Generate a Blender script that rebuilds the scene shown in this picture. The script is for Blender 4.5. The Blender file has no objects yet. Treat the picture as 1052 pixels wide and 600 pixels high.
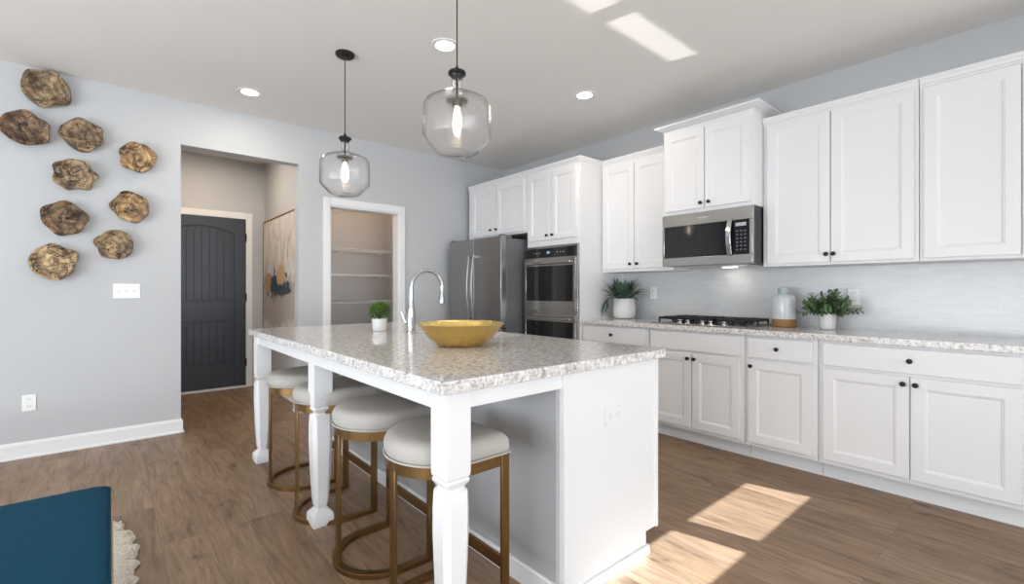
import bpy, bmesh, math, random
from mathutils import Vector, Matrix
C = bpy.context.scene.collection
random.seed(4)
PI = math.pi

# ------------------------------------------------------------------ camera
YAW = math.atan2(413, 478)            # view turned to the right of the +Y axis
cam_d = bpy.data.cameras.new('camera'); cam = bpy.data.objects.new('camera', cam_d); C.objects.link(cam)
cam.location = (0, 0, 1.185); cam.rotation_euler = (PI/2, 0, -YAW)
cam_d.sensor_width = 36; cam_d.sensor_fit = 'HORIZONTAL'; cam_d.lens = 36*478/1052
cam_d.shift_y = -1.7/1052; cam_d.clip_start = 0.02
bpy.context.scene.camera = cam
# ------------------------------------------------------------------ world, sun, window light, added fill lamps, exposure
sc = bpy.context.scene
sc.view_settings.view_transform = 'Standard'; sc.view_settings.look = 'None'
sc.view_settings.gamma = 1; sc.view_settings.use_curve_mapping = False
sc.view_settings.exposure = -0.06
w = bpy.data.worlds.new('sky'); sc.world = w; w.use_nodes = True
bg = w.node_tree.nodes['Background']; bg.inputs[0].default_value = (.78, .88, 1, 1); bg.inputs[1].default_value = 1.6

def sun(name, d, energy, col, ang=.004):
    l = bpy.data.lights.new(name, 'SUN'); l.energy = energy; l.color = col; l.angle = ang
    o = bpy.data.objects.new(name, l); C.objects.link(o)
    o.rotation_euler = Vector(d).to_track_quat('-Z', 'Y').to_euler(); o.location = (3, -6, 5); return o
sun('sun', (-.225, 1, -.62), 21, (.82, .91, 1))
sun('ceiling_patch_sun', (-.20, 1, .56), 3.4, (1, .98, .95), .006)   # added upward sun that makes the ceiling patches, standing in for outside glare

def area(name, loc, d, sx, sy, energy, col, spread=PI):
    l = bpy.data.lights.new(name, 'AREA'); l.shape = 'RECTANGLE'; l.size = sx; l.size_y = sy
    l.energy = energy; l.color = col; l.spread = spread
    o = bpy.data.objects.new(name, l); C.objects.link(o)
    o.location = loc; o.rotation_euler = Vector(d).to_track_quat('-Z', 'Y').to_euler(); return o
area('daylight_side_window', (-3.16, 1.2, 1.10), (1, 0, 0), 4.0, 1.6, 92, (.84, .92, 1))
area('side_ceiling_fill', (-3.10, 1.4, .75), (.55, .25, .8), 3.8, .9, 72, (.94, .97, 1))  # added upward fill lamp for the ceiling, standing in for ground bounce
area('daylight_patio_window', (-.5, -5.96, 1.4), (0, 1, 0), 4.4, 2.2, 138, (.84, .92, 1))
area('patio_ceiling_fill', (-.5, -5.90, .9), (0, .45, .9), 4.3, 1.1, 225, (.94, .97, 1))   # fill lamp added in the window, aimed up to brighten the ceiling
area('slot_ceiling_fill', (2.95, -2.19, .61), (-.05, .45, .9), 1.5, .13, 34, (.97, .98, 1))  # extra fill lamp at the low slots, lifts the ceiling on the right

# ------------------------------------------------------------------ helpers
def O(name, data, parent=None, loc=(0, 0, 0)):
    o = bpy.data.objects.new(name, data); C.objects.link(o)
    o.location = loc
    if parent: o.parent = parent
    return o

def tag(o, label, cat=None, group=None, kind=None):
    if label: o['label'] = label
    if cat: o['category'] = cat
    if group: o['group'] = group
    if kind: o['kind'] = kind
    return o

def thing(name, label, cat, loc=(0, 0, 0), rotz=0, group=None):
    o = O(name, None, None, loc); o.empty_display_size = .05
    o.rotation_euler = (0, 0, rotz)
    return tag(o, label, cat, group)

class MB:
    """collects shapes; coordinates are given relative to org and stored local to it"""
    def __init__(s, org=(0, 0, 0)):
        s.bm = bmesh.new(); s.o = Vector(org)
    def v(s, p): return s.bm.verts.new(Vector(p)-s.o)
    def box(s, x0, x1, y0, y1, z0, z1):
        vs = [s.v((x, y, z)) for x in (x0, x1) for y in (y0, y1) for z in (z0, z1)]
        for f in ((0,1,3,2),(4,6,7,5),(0,4,5,1),(2,3,7,6),(0,2,6,4),(1,5,7,3)):
            s.bm.faces.new([vs[i] for i in f])
        return s
    def prism(s, pts, h):
        """pts: ring of 3-D points, extruded by vector h"""
        h = Vector(h)
        a = [s.v(p) for p in pts]; b = [s.v(Vector(p)+h) for p in pts]
        n = len(a)
        s.bm.faces.new(a[::-1]); s.bm.faces.new(b)
        for i in range(n): s.bm.faces.new((a[i], a[(i+1) % n], b[(i+1) % n], b[i]))
        return s
    def loft(s, rings, cap=True, closed=False):
        R = [[s.v(p) for p in r] for r in rings]
        n = len(R[0])
        for k in range(len(R)-1 if not closed else len(R)):
            A = R[k]; B = R[(k+1) % len(R)]
            for i in range(n):
                s.bm.faces.new((A[i], A[(i+1) % n], B[(i+1) % n], B[i]))
        if cap and not closed:
            s.bm.faces.new(R[0][::-1]); s.bm.faces.new(R[-1])
        return s
    def lathe(s, prof, c=(0, 0, 0), n=32, ax='Z', cap=True, closed=False, fn=None):
        """prof: [(r, h)]"""
        rings = []
        for r, hgt in prof:
            ring = []
            for i in range(n):
                a = 2*PI*i/n; rr = r*(fn(a, hgt) if fn else 1)
                if ax == 'Z': p = (c[0]+rr*math.cos(a), c[1]+rr*math.sin(a), c[2]+hgt)
                elif ax == 'X': p = (c[0]+hgt, c[1]+rr*math.cos(a), c[2]+rr*math.sin(a))
                else: p = (c[0]+rr*math.cos(a), c[1]+hgt, c[2]+rr*math.sin(a))
                ring.append(p)
            rings.append(ring)
        return s.loft(rings, cap, closed)
    def tube(s, path, r, n=12, rz=None):
        """round tube (r) along a path; r may be a list"""
        P = [Vector(p) for p in path]; rings = []
        up = None
        for i, p in enumerate(P):
            t = (P[min(i+1, len(P)-1)]-P[max(i-1, 0)]).normalized()
            if up is None:
                up = Vector((0, 0, 1)) if abs(t.z) < .9 else Vector((1, 0, 0))
            u = (up-t*up.dot(t)).normalized(); wv = t.cross(u); up = u
            rr = r[i] if isinstance(r, (list, tuple)) else r
            rings.append([p+u*rr*math.cos(2*PI*k/n)+wv*rr*math.sin(2*PI*k/n) for k in range(n)])
        return s.loft(rings)
    def band(s, path, t, z0, z1):
        """flat upright band along a horizontal path of (x,y): t thick"""
        n = len(path); L = []; Rr = []
        for i, (x, y) in enumerate(path):
            a = path[max(i-1, 0)]; b = path[min(i+1, n-1)]
            d = Vector((b[0]-a[0], b[1]-a[1])).normalized(); nx, ny = -d.y*t/2, d.x*t/2
            L.append((x+nx, y+ny)); Rr.append((x-nx, y-ny))
        rings = [[(L[i][0], L[i][1], z0), (Rr[i][0], Rr[i][1], z0), (Rr[i][0], Rr[i][1], z1), (L[i][0], L[i][1], z1)] for i in range(n)]
        return s.loft(rings)
    def door(s, x, y0, y1, z0, z1, rail=.058, t=.019, d=.008):
        """shaker leaf facing -X, front plane at x"""
        def R(xx, i): return [s.v((xx, y0+i, z0+i)), s.v((xx, y1-i, z0+i)), s.v((xx, y1-i, z1-i)), s.v((xx, y0+i, z1-i))]
        rings = [R(x+t, 0), R(x+.002, 0), R(x, .002), R(x, rail), R(x+.003, rail+.003), R(x+.004, rail+.009), R(x+d, rail+.013)]
        for A, B in zip(rings, rings[1:]):
            for i in range(4): s.bm.faces.new((A[i], A[(i+1) % 4], B[(i+1) % 4], B[i]))
        s.bm.faces.new(rings[-1]); s.bm.faces.new(rings[0][::-1])
        return s
    def build(s, name, mat, parent=None, bevel=0, smooth=False, sub=0, loc=None, seg=2, angle=30):
        bm = s.bm
        bmesh.ops.recalc_face_normals(bm, faces=bm.faces)
        me = bpy.data.meshes.new(name); bm.to_mesh(me); bm.free()
        me.materials.append(mat)
        if smooth:
            for p in me.polygons: p.use_smooth = True
            try: me.set_sharp_from_angle(angle=math.radians(angle if smooth is True else smooth))
            except Exception: pass
        o = O(name, me, parent)
        if loc is not None: o.location = loc
        elif parent is None: o.location = s.o
        if bevel:
            m = o.modifiers.new('bevel', 'BEVEL'); m.width = bevel; m.segments = seg; m.limit_method = 'ANGLE'; m.angle_limit = math.radians(40)
            if not smooth:
                for p in me.polygons: p.use_smooth = True
                try: me.set_sharp_from_angle(angle=math.radians(30))
                except Exception: pass
        if sub:
            m = o.modifiers.new('sub', 'SUBSURF'); m.levels = sub; m.render_levels = sub
        return o

# ------------------------------------------------------------------ materials
def mat(name, col=(.8, .8, .8), rough=.5, metal=0, **k):
    m = bpy.data.materials.new(name); m.use_nodes = True
    b = m.node_tree.nodes['Principled BSDF']
    b.inputs['Base Color'].default_value = (*col, 1); b.inputs['Roughness'].default_value = rough; b.inputs['Metallic'].default_value = metal
    for kk, vv in k.items():
        b.inputs[kk.replace('_', ' ')].default_value = vv
    return m
def N(m, typ, **k):
    n = m.node_tree.nodes.new(typ)
    for a, v in k.items(): setattr(n, a, v)
    return n
def L(m, a, b): m.node_tree.links.new(a, b)
def B(m): return m.node_tree.nodes['Principled BSDF']
def coords(m, scale=(1, 1, 1), rot=(0, 0, 0), kind='Object', loc=(0, 0, 0)):
    tc = N(m, 'ShaderNodeTexCoord'); mp = N(m, 'ShaderNodeMapping')
    mp.inputs['Scale'].default_value = scale; mp.inputs['Rotation'].default_value = rot; mp.inputs['Location'].default_value = loc
    L(m, tc.outputs[kind], mp.inputs[0]); return mp.outputs[0]
def noise(m, vec, scale, detail=3, rough=.5, dist=0):
    n = N(m, 'ShaderNodeTexNoise'); n.inputs['Scale'].default_value = scale; n.inputs['Detail'].default_value = detail
    n.inputs['Roughness'].default_value = rough; n.inputs['Distortion'].default_value = dist
    L(m, vec, n.inputs['Vector']); return n.outputs['Fac']
def ramp(m, fac, stops, interp='LINEAR'):
    r = N(m, 'ShaderNodeValToRGB'); r.color_ramp.interpolation = interp
    while len(r.color_ramp.elements) < len(stops): r.color_ramp.elements.new(.5)
    for e, (p, c) in zip(r.color_ramp.elements, stops):
        e.position = p; e.color = (*c, 1) if len(c) == 3 else c
    L(m, fac, r.inputs[0]); return r.outputs[0]
def mix(m, fac, a, b, mode='MIX'):
    n = N(m, 'ShaderNodeMixRGB', blend_type=mode)
    for i, s_ in enumerate((fac, a, b)):
        if hasattr(s_, 'default_value') or hasattr(s_, 'is_linked'): L(m, s_, n.inputs[i])
        elif isinstance(s_, (int, float)): n.inputs[i].default_value = s_
        else: n.inputs[i].default_value = (*s_, 1)
    return n.outputs[0]
def bump(m, h, strength=.2, dist=.01):
    b = N(m, 'ShaderNodeBump'); b.inputs['Strength'].default_value = strength; b.inputs['Distance'].default_value = dist
    L(m, h, b.inputs['Height']); L(m, b.outputs[0], B(m).inputs['Normal'])

M = {}
M['white'] = mat('white_cabinet_paint', (.78, .78, .785), .38)
M['trim'] = mat('white_trim_paint', (.82, .82, .815), .35)
M['wall'] = mat('grey_wall_paint', (.53, .54, .55), .75)
v = coords(M['wall']); bump(M['wall'], noise(M['wall'], v, 90, 3), .08, .003)
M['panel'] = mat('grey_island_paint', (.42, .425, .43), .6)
M['ceil'] = mat('white_ceiling_paint', (.84, .82, .79), .9)
v = coords(M['ceil']); bump(M['ceil'], noise(M['ceil'], v, 60, 4), .15, .004)

def floor_mat():
    m = mat('oak_plank_floor', rough=.42)
    v = coords(m, rot=(0, 0, PI/2))
    br = N(m, 'ShaderNodeTexBrick'); br.offset = .37; br.offset_frequency = 2
    br.inputs['Color1'].default_value = (0, 0, 0, 1); br.inputs['Color2'].default_value = (1, 1, 1, 1); br.inputs['Mortar'].default_value = (.5, .5, .5, 1)
    br.inputs['Scale'].default_value = 1; br.inputs['Mortar Size'].default_value = .0012; br.inputs['Mortar Smooth'].default_value = .1
    br.inputs['Brick Width'].default_value = 1.35; br.inputs['Row Height'].default_value = .18
    L(m, v, br.inputs['Vector'])
    plank = br.outputs['Color']
    base = ramp(m, plank, [(0, (.195, .121, .070)), (.35, (.240, .156, .096)), (.7, (.282, .187, .119)), (1, (.215, .135, .079))])
    # grain: noise stretched along the plank, shifted per plank
    tc = N(m, 'ShaderNodeTexCoord'); sep = N(m, 'ShaderNodeSeparateXYZ'); L(m, tc.outputs['Object'], sep.inputs[0])
    cmb = N(m, 'ShaderNodeCombineXYZ'); L(m, sep.outputs[0], cmb.inputs[0]); L(m, sep.outputs[1], cmb.inputs[1])
    mu = N(m, 'ShaderNodeMath', operation='MULTIPLY'); L(m, plank, mu.inputs[0]); mu.inputs[1].default_value = 17
    L(m, mu.outputs[0], cmb.inputs[2])
    mp = N(m, 'ShaderNodeMapping'); mp.inputs['Scale'].default_value = (11, 1.1, 1); L(m, cmb.outputs[0], mp.inputs[0])
    g1 = noise(m, mp.outputs[0], 2.2, 6, .62, 1.4)
    mp2 = N(m, 'ShaderNodeMapping'); mp2.inputs['Scale'].default_value = (60, 2.5, 1); L(m, cmb.outputs[0], mp2.inputs[0])
    g2 = noise(m, mp2.outputs[0], 2, 4, .6, .3)
    mp3 = N(m, 'ShaderNodeMapping'); mp3.inputs['Scale'].default_value = (6.5, 2.4, 1); L(m, cmb.outputs[0], mp3.inputs[0])
    g3 = noise(m, mp3.outputs[0], 1.6, 3, .5, .6)
    c = mix(m, 1, base, ramp(m, g1, [(.28, (.60, .57, .55)), (.5, (1, 1, 1)), (.72, (1.28, 1.27, 1.25))]), 'MULTIPLY')
    c = mix(m, .55, c, ramp(m, g2, [(.3, (.72, .70, .68)), (.6, (1.12, 1.12, 1.12))]), 'MULTIPLY')
    c = mix(m, 1, c, ramp(m, g3, [(.24, (.28, .24, .22)), (.31, (.78, .76, .74)), (.37, (1, 1, 1)), (.66, (1.16, 1.15, 1.13))]), 'MULTIPLY')
    c = mix(m, br.outputs['Fac'], c, (.13, .088, .06))
    L(m, c, B(m).inputs['Base Color'])
    L(m, ramp(m, g1, [(.2, (.5, .5, .5)), (.8, (.36, .36, .36))]), B(m).inputs['Roughness'])
    bump(m, g2, .06, .002)
    return m
M['floor'] = floor_mat()

def granite():
    m = mat('speckled_white_granite', rough=.10)
    v = coords(m)
    big = noise(m, v, 48, 5, .7, .3)
    c = ramp(m, big, [(.34, (.34, .31, .29)), (.43, (.58, .55, .52)), (.52, (.74, .72, .70)), (.66, (.84, .83, .82))])
    vo = N(m, 'ShaderNodeTexVoronoi'); vo.inputs['Scale'].default_value = 190; L(m, v, vo.inputs['Vector'])
    sp = N(m, 'ShaderNodeSeparateColor'); L(m, vo.outputs['Color'], sp.inputs[0])
    c = mix(m, .55, c, ramp(m, sp.outputs[0], [(0, (.62, .60, .59)), (.4, (.97, .96, .95)), (1, (1.12, 1.12, 1.12))]), 'MULTIPLY')
    n2 = noise(m, v, 110, 3, .6)
    c = mix(m, ramp(m, n2, [(.62, (0, 0, 0)), (.67, (1, 1, 1))]), c, (.13, .11, .10))
    n3 = noise(m, v, 48, 2, .5, .3)
    c = mix(m, ramp(m, n3, [(.60, (0, 0, 0)), (.66, (.8, .8, .8))]), c, (.82, .81, .80))
    L(m, c, B(m).inputs['Base Color']); return m
M['granite'] = granite()

def tile():
    m = mat('white_subway_tile', (.72, .73, .74), .22)
    v = coords(m, rot=(PI/2, 0, PI/2))       # world Y -> brick x, Z -> brick y
    tc = N(m, 'ShaderNodeTexCoord'); sep = N(m, 'ShaderNodeSeparateXYZ'); L(m, tc.outputs['Object'], sep.inputs[0])
    cmb = N(m, 'ShaderNodeCombineXYZ'); L(m, sep.outputs[1], cmb.inputs[0]); L(m, sep.outputs[2], cmb.inputs[1])
    br = N(m, 'ShaderNodeTexBrick'); br.offset = .5
    br.inputs['Color1'].default_value = (.60, .61, .62, 1); br.inputs['Color2'].default_value = (.64, .65, .66, 1); br.inputs['Mortar'].default_value = (.67, .68, .685, 1)
    br.inputs['Scale'].default_value = 1; br.inputs['Mortar Size'].default_value = .0014
    br.inputs['Brick Width'].default_value = .10; br.inputs['Row Height'].default_value = .0275
    L(m, cmb.outputs[0], br.inputs['Vector']); L(m, br.outputs['Color'], B(m).inputs['Base Color'])
    inv = N(m, 'ShaderNodeInvert'); L(m, br.outputs['Fac'], inv.inputs[1]); bump(m, inv.outputs[0], .35, .003)
    return m
M['tile'] = tile()

def brushed(name, col, rough, vert=True, amp=.12, metal=1):
    m = mat(name, col, rough, metal)
    v = coords(m, scale=((120, 120, 1.5) if vert else (2, 2, 150)))
    g = noise(m, v, 3, 3, .6)
    L(m, ramp(m, g, [(.3, (rough-amp/2,)*3), (.7, (rough+amp/2,)*3)]), B(m).inputs['Roughness'])
    return m
M['steel'] = brushed('brushed_stainless_steel', (.45, .44, .42), .22, False, .03)
M['steel_dark'] = brushed('fridge_stainless_steel', (.36, .36, .365), .34, False)
M['fridge_side'] = mat('grey_fridge_side', (.16, .165, .17), .45, .3)
M['black_glass'] = mat('black_oven_glass', (.012, .012, .014), .06)
M['black'] = mat('black_metal', (.018, .018, .02), .42, .4)
M['blackp'] = mat('black_enamel', (.02, .02, .022), .3)
M['cavity'] = mat('dark_gap', (.03, .03, .03), .8)
M['chrome'] = mat('chrome', (.60, .61, .62), .16, 1)
M['brass'] = brushed('antique_brass', (.29, .18, .075), .32, True)
M['socket'] = mat('dark_bronze', (.10, .095, .09), .4, .6)
M['gold'] = mat('hammered_gold', (.70, .51, .19), .26, 1)
v = coords(M['gold']); _vo = N(M['gold'], 'ShaderNodeTexVoronoi'); _vo.inputs['Scale'].default_value = 95
L(M['gold'], v, _vo.inputs['Vector']); bump(M['gold'], _vo.outputs['Distance'], .55, .005)
M['linen'] = mat('cream_linen', (.44, .415, .38), .85)
v = coords(M['linen']); bump(M['linen'], noise(M['linen'], v, 420, 2), .25, .002)
M['ceramic'] = mat('white_ceramic', (.76, .75, .73), .35)
M['plastic'] = mat('white_plastic', (.86, .86, .85), .35)
M['slot'] = mat('dark_slot', (.12, .12, .12), .6)
M['display'] = mat('blue_display', (.02, .03, .05), .3, Emission_Color=(.35, .6, 1, 1), Emission_Strength=.8)
M['print'] = mat('grey_printing', (.42, .43, .45), .5)
M['door'] = mat('slate_door_paint', (.034, .040, .054), .34)
M['soil'] = mat('dark_soil', (.03, .022, .015), .95)

def leafmat(name, c1, c2, rough=.5):
    m = mat(name, c1, rough)
    v = coords(m); L(m, mix(m, noise(m, v, 45, 2), c1, c2), B(m).inputs['Base Color']); return m
M['leaf'] = leafmat('dark_green_leaf', (.035, .075, .045), (.13, .20, .13))
M['leaf2'] = leafmat('small_green_leaf', (.035, .095, .03), (.17, .27, .12))
M['box'] = leafmat('boxwood_leaf', (.03, .11, .015), (.16, .30, .05))
M['stem'] = mat('brown_green_stem', (.09, .075, .035), .7)

def fabric(name, c1, c2, sc_=260):
    m = mat(name, c1, .95, Specular_IOR_Level=.15); v = coords(m)
    a = noise(m, v, sc_, 3, .7); L(m, mix(m, ramp(m, a, [(.35, (0, 0, 0)), (.65, (1, 1, 1))]), c1, c2), B(m).inputs['Base Color'])
    bump(m, a, .3, .003); return m
M['blue'] = fabric('teal_blue_wool', (.004, .042, .082), (.008, .066, .118))
M['oak'] = mat('light_oak', (.46, .34, .22), .5)
M['fur'] = mat('cream_sheepskin', (.72, .64, .52), .95)
v = coords(M['fur']); L(M['fur'], ramp(M['fur'], noise(M['fur'], v, 60, 4, .7), [(.3, (.62, .52, .38)), (.6, (.84, .79, .70))]), B(M['fur']).inputs['Base Color'])
bump(M['fur'], noise(M['fur'], v, 130, 4, .7), .8, .01)

def burl(name, light, dark, seed):
    m = mat(name, light, .6)
    v = coords(m, loc=(seed, seed*2, 0)); n1 = noise(m, v, 11, 7, .68, 1.2)
    wv = N(m, 'ShaderNodeTexWave'); wv.wave_type = 'RINGS'; wv.rings_direction = 'Y'
    wv.inputs['Scale'].default_value = 9; wv.inputs['Distortion'].default_value = 9; wv.inputs['Detail'].default_value = 3
    L(m, coords(m), wv.inputs['Vector'])
    c = ramp(m, n1, [(.38, dark), (.49, tuple((a+b)/2 for a, b in zip(light, dark))), (.57, light), (.70, tuple(a*1.3 for a in light))])
    c = mix(m, .5, c, ramp(m, wv.outputs['Fac'], [(.2, (.5, .45, .4)), (.6, (1.25, 1.25, 1.2))]), 'MULTIPLY')
    n2 = noise(m, v, 5, 3, .5, 2.5)
    c = mix(m, ramp(m, n2, [(.485, (0, 0, 0)), (.505, (1, 1, 1)), (.515, (1, 1, 1)), (.535, (0, 0, 0))]), c, (.02, .014, .01))
    L(m, c, B(m).inputs['Base Color']); bump(m, n1, .7, .012); return m

def glass(name, bumpy=True):
    m = mat(name, (1, 1, 1), .01, 0, Transmission_Weight=1.0, IOR=1.45)
    if bumpy:
        v = coords(m, scale=(1, 1, 6)); bump(m, noise(m, v, 16, 3, .6), .35, .008)
    return m
M['glass'] = glass('clear_seeded_glass')
M['bulb_glass'] = mat('bulb_glow', (1, .9, .75), .2, 0, Emission_Color=(1, .80, .55, 1), Emission_Strength=14)
M['lens'] = mat('downlight_lens', (1, 1, 1), .4, 0, Emission_Color=(1, .94, .86, 1), Emission_Strength=9)

# ------------------------------------------------------------------ room shell
CE = 2.775; YB = 4.75; XR = 3.975; XL = -3.2; YR = -2.2; HY = 6.5
def struct(name, mb, m, bevel=0): 
    o = mb.build(name, m, None, bevel); o['kind'] = 'structure'; return o
struct('floor', MB().box(XL-.15, XR+.15, YR-.12, HY+.15, -.1, 0).box(XL-.15, 1.98, -6.1, YR-.12, -.1, 0), M['floor'])
struct('ceiling', MB().box(XL-.15, XR+.15, YR-.08, HY+.15, CE, CE+.12).box(XL-.15, 1.98, -6.1, YR-.08, CE, CE+.12), M['ceil'])
OX0, OX1, OZ = .448, 1.378, 2.405        # hall opening
PX0, PX1, PZ = 1.675, 2.44, 2.045       # pantry opening
b = MB()
WT = .12
b.box(XL, OX0, YB, YB+WT, 0, CE); b.box(OX0, OX1, YB, YB+WT, OZ, CE); b.box(OX1, PX0, YB, YB+WT, 0, CE)
b.box(PX0, PX1, YB, YB+WT, PZ, CE); b.box(PX1, XR, YB, YB+WT, 0, CE)
bmesh.ops.remove_doubles(b.bm, verts=b.bm.verts, dist=1e-5)
struct('wall_back', b, M['wall'])
struct('wall_right', MB().box(XR, XR+.12, YR-.12, HY, 0, CE), M['wall'])
b = MB(); WY0, WY1, WZ0, WZ1 = -.8, 3.2, .3, 1.9
b.box(XL-.12, XL, -6.1, WY0, 0, CE); b.box(XL-.12, XL, WY1, YB+WT, 0, CE); b.box(XL-.12, XL, WY0, WY1, 0, WZ0); b.box(XL-.12, XL, WY0, WY1, WZ1, CE)
struct('wall_left', b, M['wall'])
# rear wall: patio opening at the left, slots added at the right shape the sun patches
b = MB(); y0, y1 = YR-.06, YR
b.box(1.86, 2.155, y0, y1, 0, CE); b.box(1.86, 1.98, -6.1, y0, 0, CE)
for xa, xb in ((2.155, 2.885), (3.02, 3.745)):
    b.box(xa, xb, y0, y1, 0, .541); b.box(xa, xb, y0, y1, .675, 1.922); b.box(xa, xb, y0, y1, 2.158, CE)
b.box(2.885, 3.02, y0, y1, 0, CE); b.box(3.745, XR, y0, y1, 0, CE)
struct('wall_rear', b, M['wall'])
b = MB(); b.box(XL, -2.7, -6.1, -6.0, 0, CE); b.box(1.7, 1.86, -6.1, -6.0, 0, CE); b.box(-2.7, 1.7, -6.1, -6.0, 0, .3); b.box(-2.7, 1.7, -6.1, -6.0, 2.5, CE)
struct('wall_patio', b, M['wall'])
tag(struct('trim_1', MB().box(-3.4, 2.4, -9.3, -6.1, 2.85, 2.95), M['trim']), 'added unseen roof slab blocking the sun from the patio window')  # unseen slab added to keep direct sun out of the patio window
# hall and pantry behind the back wall
struct('wall_hall_end', MB().box(-.6, 1.48, HY, HY+.12, 0, CE), M['wall'])
struct('wall_hall_left', MB().box(-.72, -.6, YB+WT, HY+.12, 0, CE), M['wall'])
struct('wall_hall_right', MB().box(1.48, 1.60, YB+WT, HY+.12, 0, CE), M['wall'])
struct('wall_pantry_end', MB().box(1.60, 2.85, 5.9, 6.0, 0, CE), M['wall'])
struct('wall_pantry_right', MB().box(2.85, 2.95, YB+WT, 6.0, 0, CE), M['wall'])

def basebd(name, pts, z=.10, t=.014):
    """moulded baseboard running along pts (x,y), room on the left-hand side of travel"""
    b = MB()
    for (xa, ya), (xb, yb) in zip(pts, pts[1:]):
        d = Vector((xb-xa, yb-ya)).normalized(); n = Vector((-d.y, d.x))
        pr = [(0, 0), (t+.008, 0), (t+.008, .012), (t, .02), (t, z-.02), (t*.5, z-.006), (t*.3, z), (0, z)]
        ringA = [(xa+n.x*o_, ya+n.y*o_, h_) for o_, h_ in pr]
        b.prism(ringA, (xb-xa, yb-ya, 0))
    return struct(name, b, M['trim'])
basebd('baseboard_back', [(OX0, YB), (XL, YB)], .115)
basebd('baseboard_opening_left', [(OX0, YB+WT), (OX0, YB-.014)], .115)
basebd('baseboard_opening_right', [(OX1, YB-.014), (OX1, YB+WT)], .115)
basebd('baseboard_middle', [(PX0-.065, YB), (OX1, YB)], .115)
basebd('baseboard_pantry_side', [(2.98, YB), (PX1+.066, YB)], .115)
basebd('baseboard_hall_right', [(1.48, YB+WT), (1.48, HY)], .115)
basebd('baseboard_hall_end', [(1.48, HY), (1.345, HY)], .115)
basebd('baseboard_hall_left', [(-.6, HY), (-.6, YB+WT)], .115)
basebd('baseboard_pantry', [(2.85, 5.9), (1.6, 5.9)], .115)
# pantry casing
b = MB()
b.box(PX0-.065, PX0, YB-.018, YB, 0, PZ+.075); b.box(PX1, PX1+.065, YB-.018, YB, 0, PZ+.075); b.box(PX0, PX1, YB-.018, YB, PZ, PZ+.075)
b.box(PX0-.004, PX0+.016, YB-.004, YB+WT+.004, 0, PZ); b.box(PX1-.016, PX1+.004, YB-.004, YB+WT+.004, 0, PZ); b.box(PX0, PX1, YB-.004, YB+WT+.004, PZ-.016, PZ)
struct('trim_2', b, M['trim'], .003)
# hall door casing + threshold
DX0, DX1, DZ = .36, 1.268, 2.06
b = MB()
b.box(DX0-.075, DX0, HY-.02, HY, 0, DZ+.075); b.box(DX1, DX1+.072, HY-.02, HY, 0, DZ+.075); b.box(DX0, DX1, HY-.02, HY, DZ, DZ+.075)
b.box(DX0-.01, DX1+.01, HY-.06, HY-.0, 0, .022)
struct('trim_3', b, M['trim'], .003)

# the dark entry door, front face at y = F
F = HY-.026
dr = thing('door_1', 'dark slate-grey panelled entry door with arched upper panel at the end of the hall', 'door', ((DX0+DX1)/2, F, 0))
dr['kind'] = 'structure'
org = dr.location
b = MB(org)
ins0, ins1 = DX0+.125, DX1-.125
cxm = (ins0+ins1)/2
def arch(x, base, rise): 
    t = (x-cxm)/((ins1-ins0)/2); return base+rise*(1-t*t)
NS = 14
xs = [ins0+(ins1-ins0)*i/NS for i in range(NS+1)]
fr = F; bk = F+.020
zt = DZ-.004
b.box(DX0+.003, ins0, fr, bk, .025, zt); b.box(ins1, DX1-.003, fr, bk, .025, zt)
b.box(ins0, ins1, fr, bk, .025, .30); b.box(ins0, ins1, fr, bk, .82, 1.04)
pts = [(x, fr, arch(x, 1.86, .085)) for x in xs]+[(ins1, fr, zt), (ins0, fr, zt)]
b.prism(pts, (0, .020, 0))
b.box(DX0+.003, DX1-.003, bk-.001, HY-.001, .025, zt)
b.build('door_leaf', M['door'], dr, .003)
for nm, za, zb in (('lower_panel', .30, .82), ('upper_panel', 1.04, None)):
    b = MB(org)
    n = 8
    for i in range(n):
        xa = ins0+.03+(ins1-ins0-.06)*i/n; xb = ins0+.03+(ins1-ins0-.06)*(i+1)/n-.007
        ta = (zb if zb else arch(xa, 1.86, .085))-.03; tb = (zb if zb else arch(xb, 1.86, .085))-.03
        b.prism([(xa, fr+.009, za+.028), (xb, fr+.009, za+.028), (xb, fr+.009, tb), (xa, fr+.009, ta)], (0, .011, 0))
    b.build(nm, M['door'], dr, .002)
for z in (.30, 1.10, 1.83):
    MB(org).box(DX1-.012, DX1+.006, F-.008, F+.004, z-.05, z+.05).build('hinge', M['black'], dr, .002)
b = MB(org).lathe([(.027, 0), (.027, -.012), (.012, -.014), (.012, -.04), (.026, -.045), (.028, -.062), (.018, -.072), (.002, -.074)], (DX0+.065, F, .96), 20, 'Y')
b.build('door_knob', M['black'], dr, smooth=True)

# ------------------------------------------------------------------ cabinetry
def knob(x, y, z, parent, org, r=.0145):
    b = MB(org).lathe([(.009, 0), (.009, -.002), (.005, -.004), (.005, -.012), (r*.8, -.016), (r, -.021), (r*.85, -.026), (r*.3, -.029)], (x, y, z), 16, 'X')
    # lathe along X grows with +h, so negative h leans into the room
    return b.build('knob', M['black'], parent, smooth=True)
def crown(b, xf, y0, y1, z0, h=.055, out=.018, ret0=False, ret1=False, xb=XR):
    e0 = .0 if not ret0 else out; e1 = 0 if not ret1 else out
    pr = [(0, 0), (0, .012), (.35*out, .018), (.6*out, h*.55), (out, h-.014), (out, h)]
    rings = [[(xf-o_, y0-(o_ if ret0 else 0), z0+hh), (xf-o_, y1+(o_ if ret1 else 0), z0+hh), (xb, y1+(o_ if ret1 else 0), z0+hh), (xb, y0-(o_ if ret0 else 0), z0+hh)] for o_, hh in pr]
    b.loft(rings)
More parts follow.
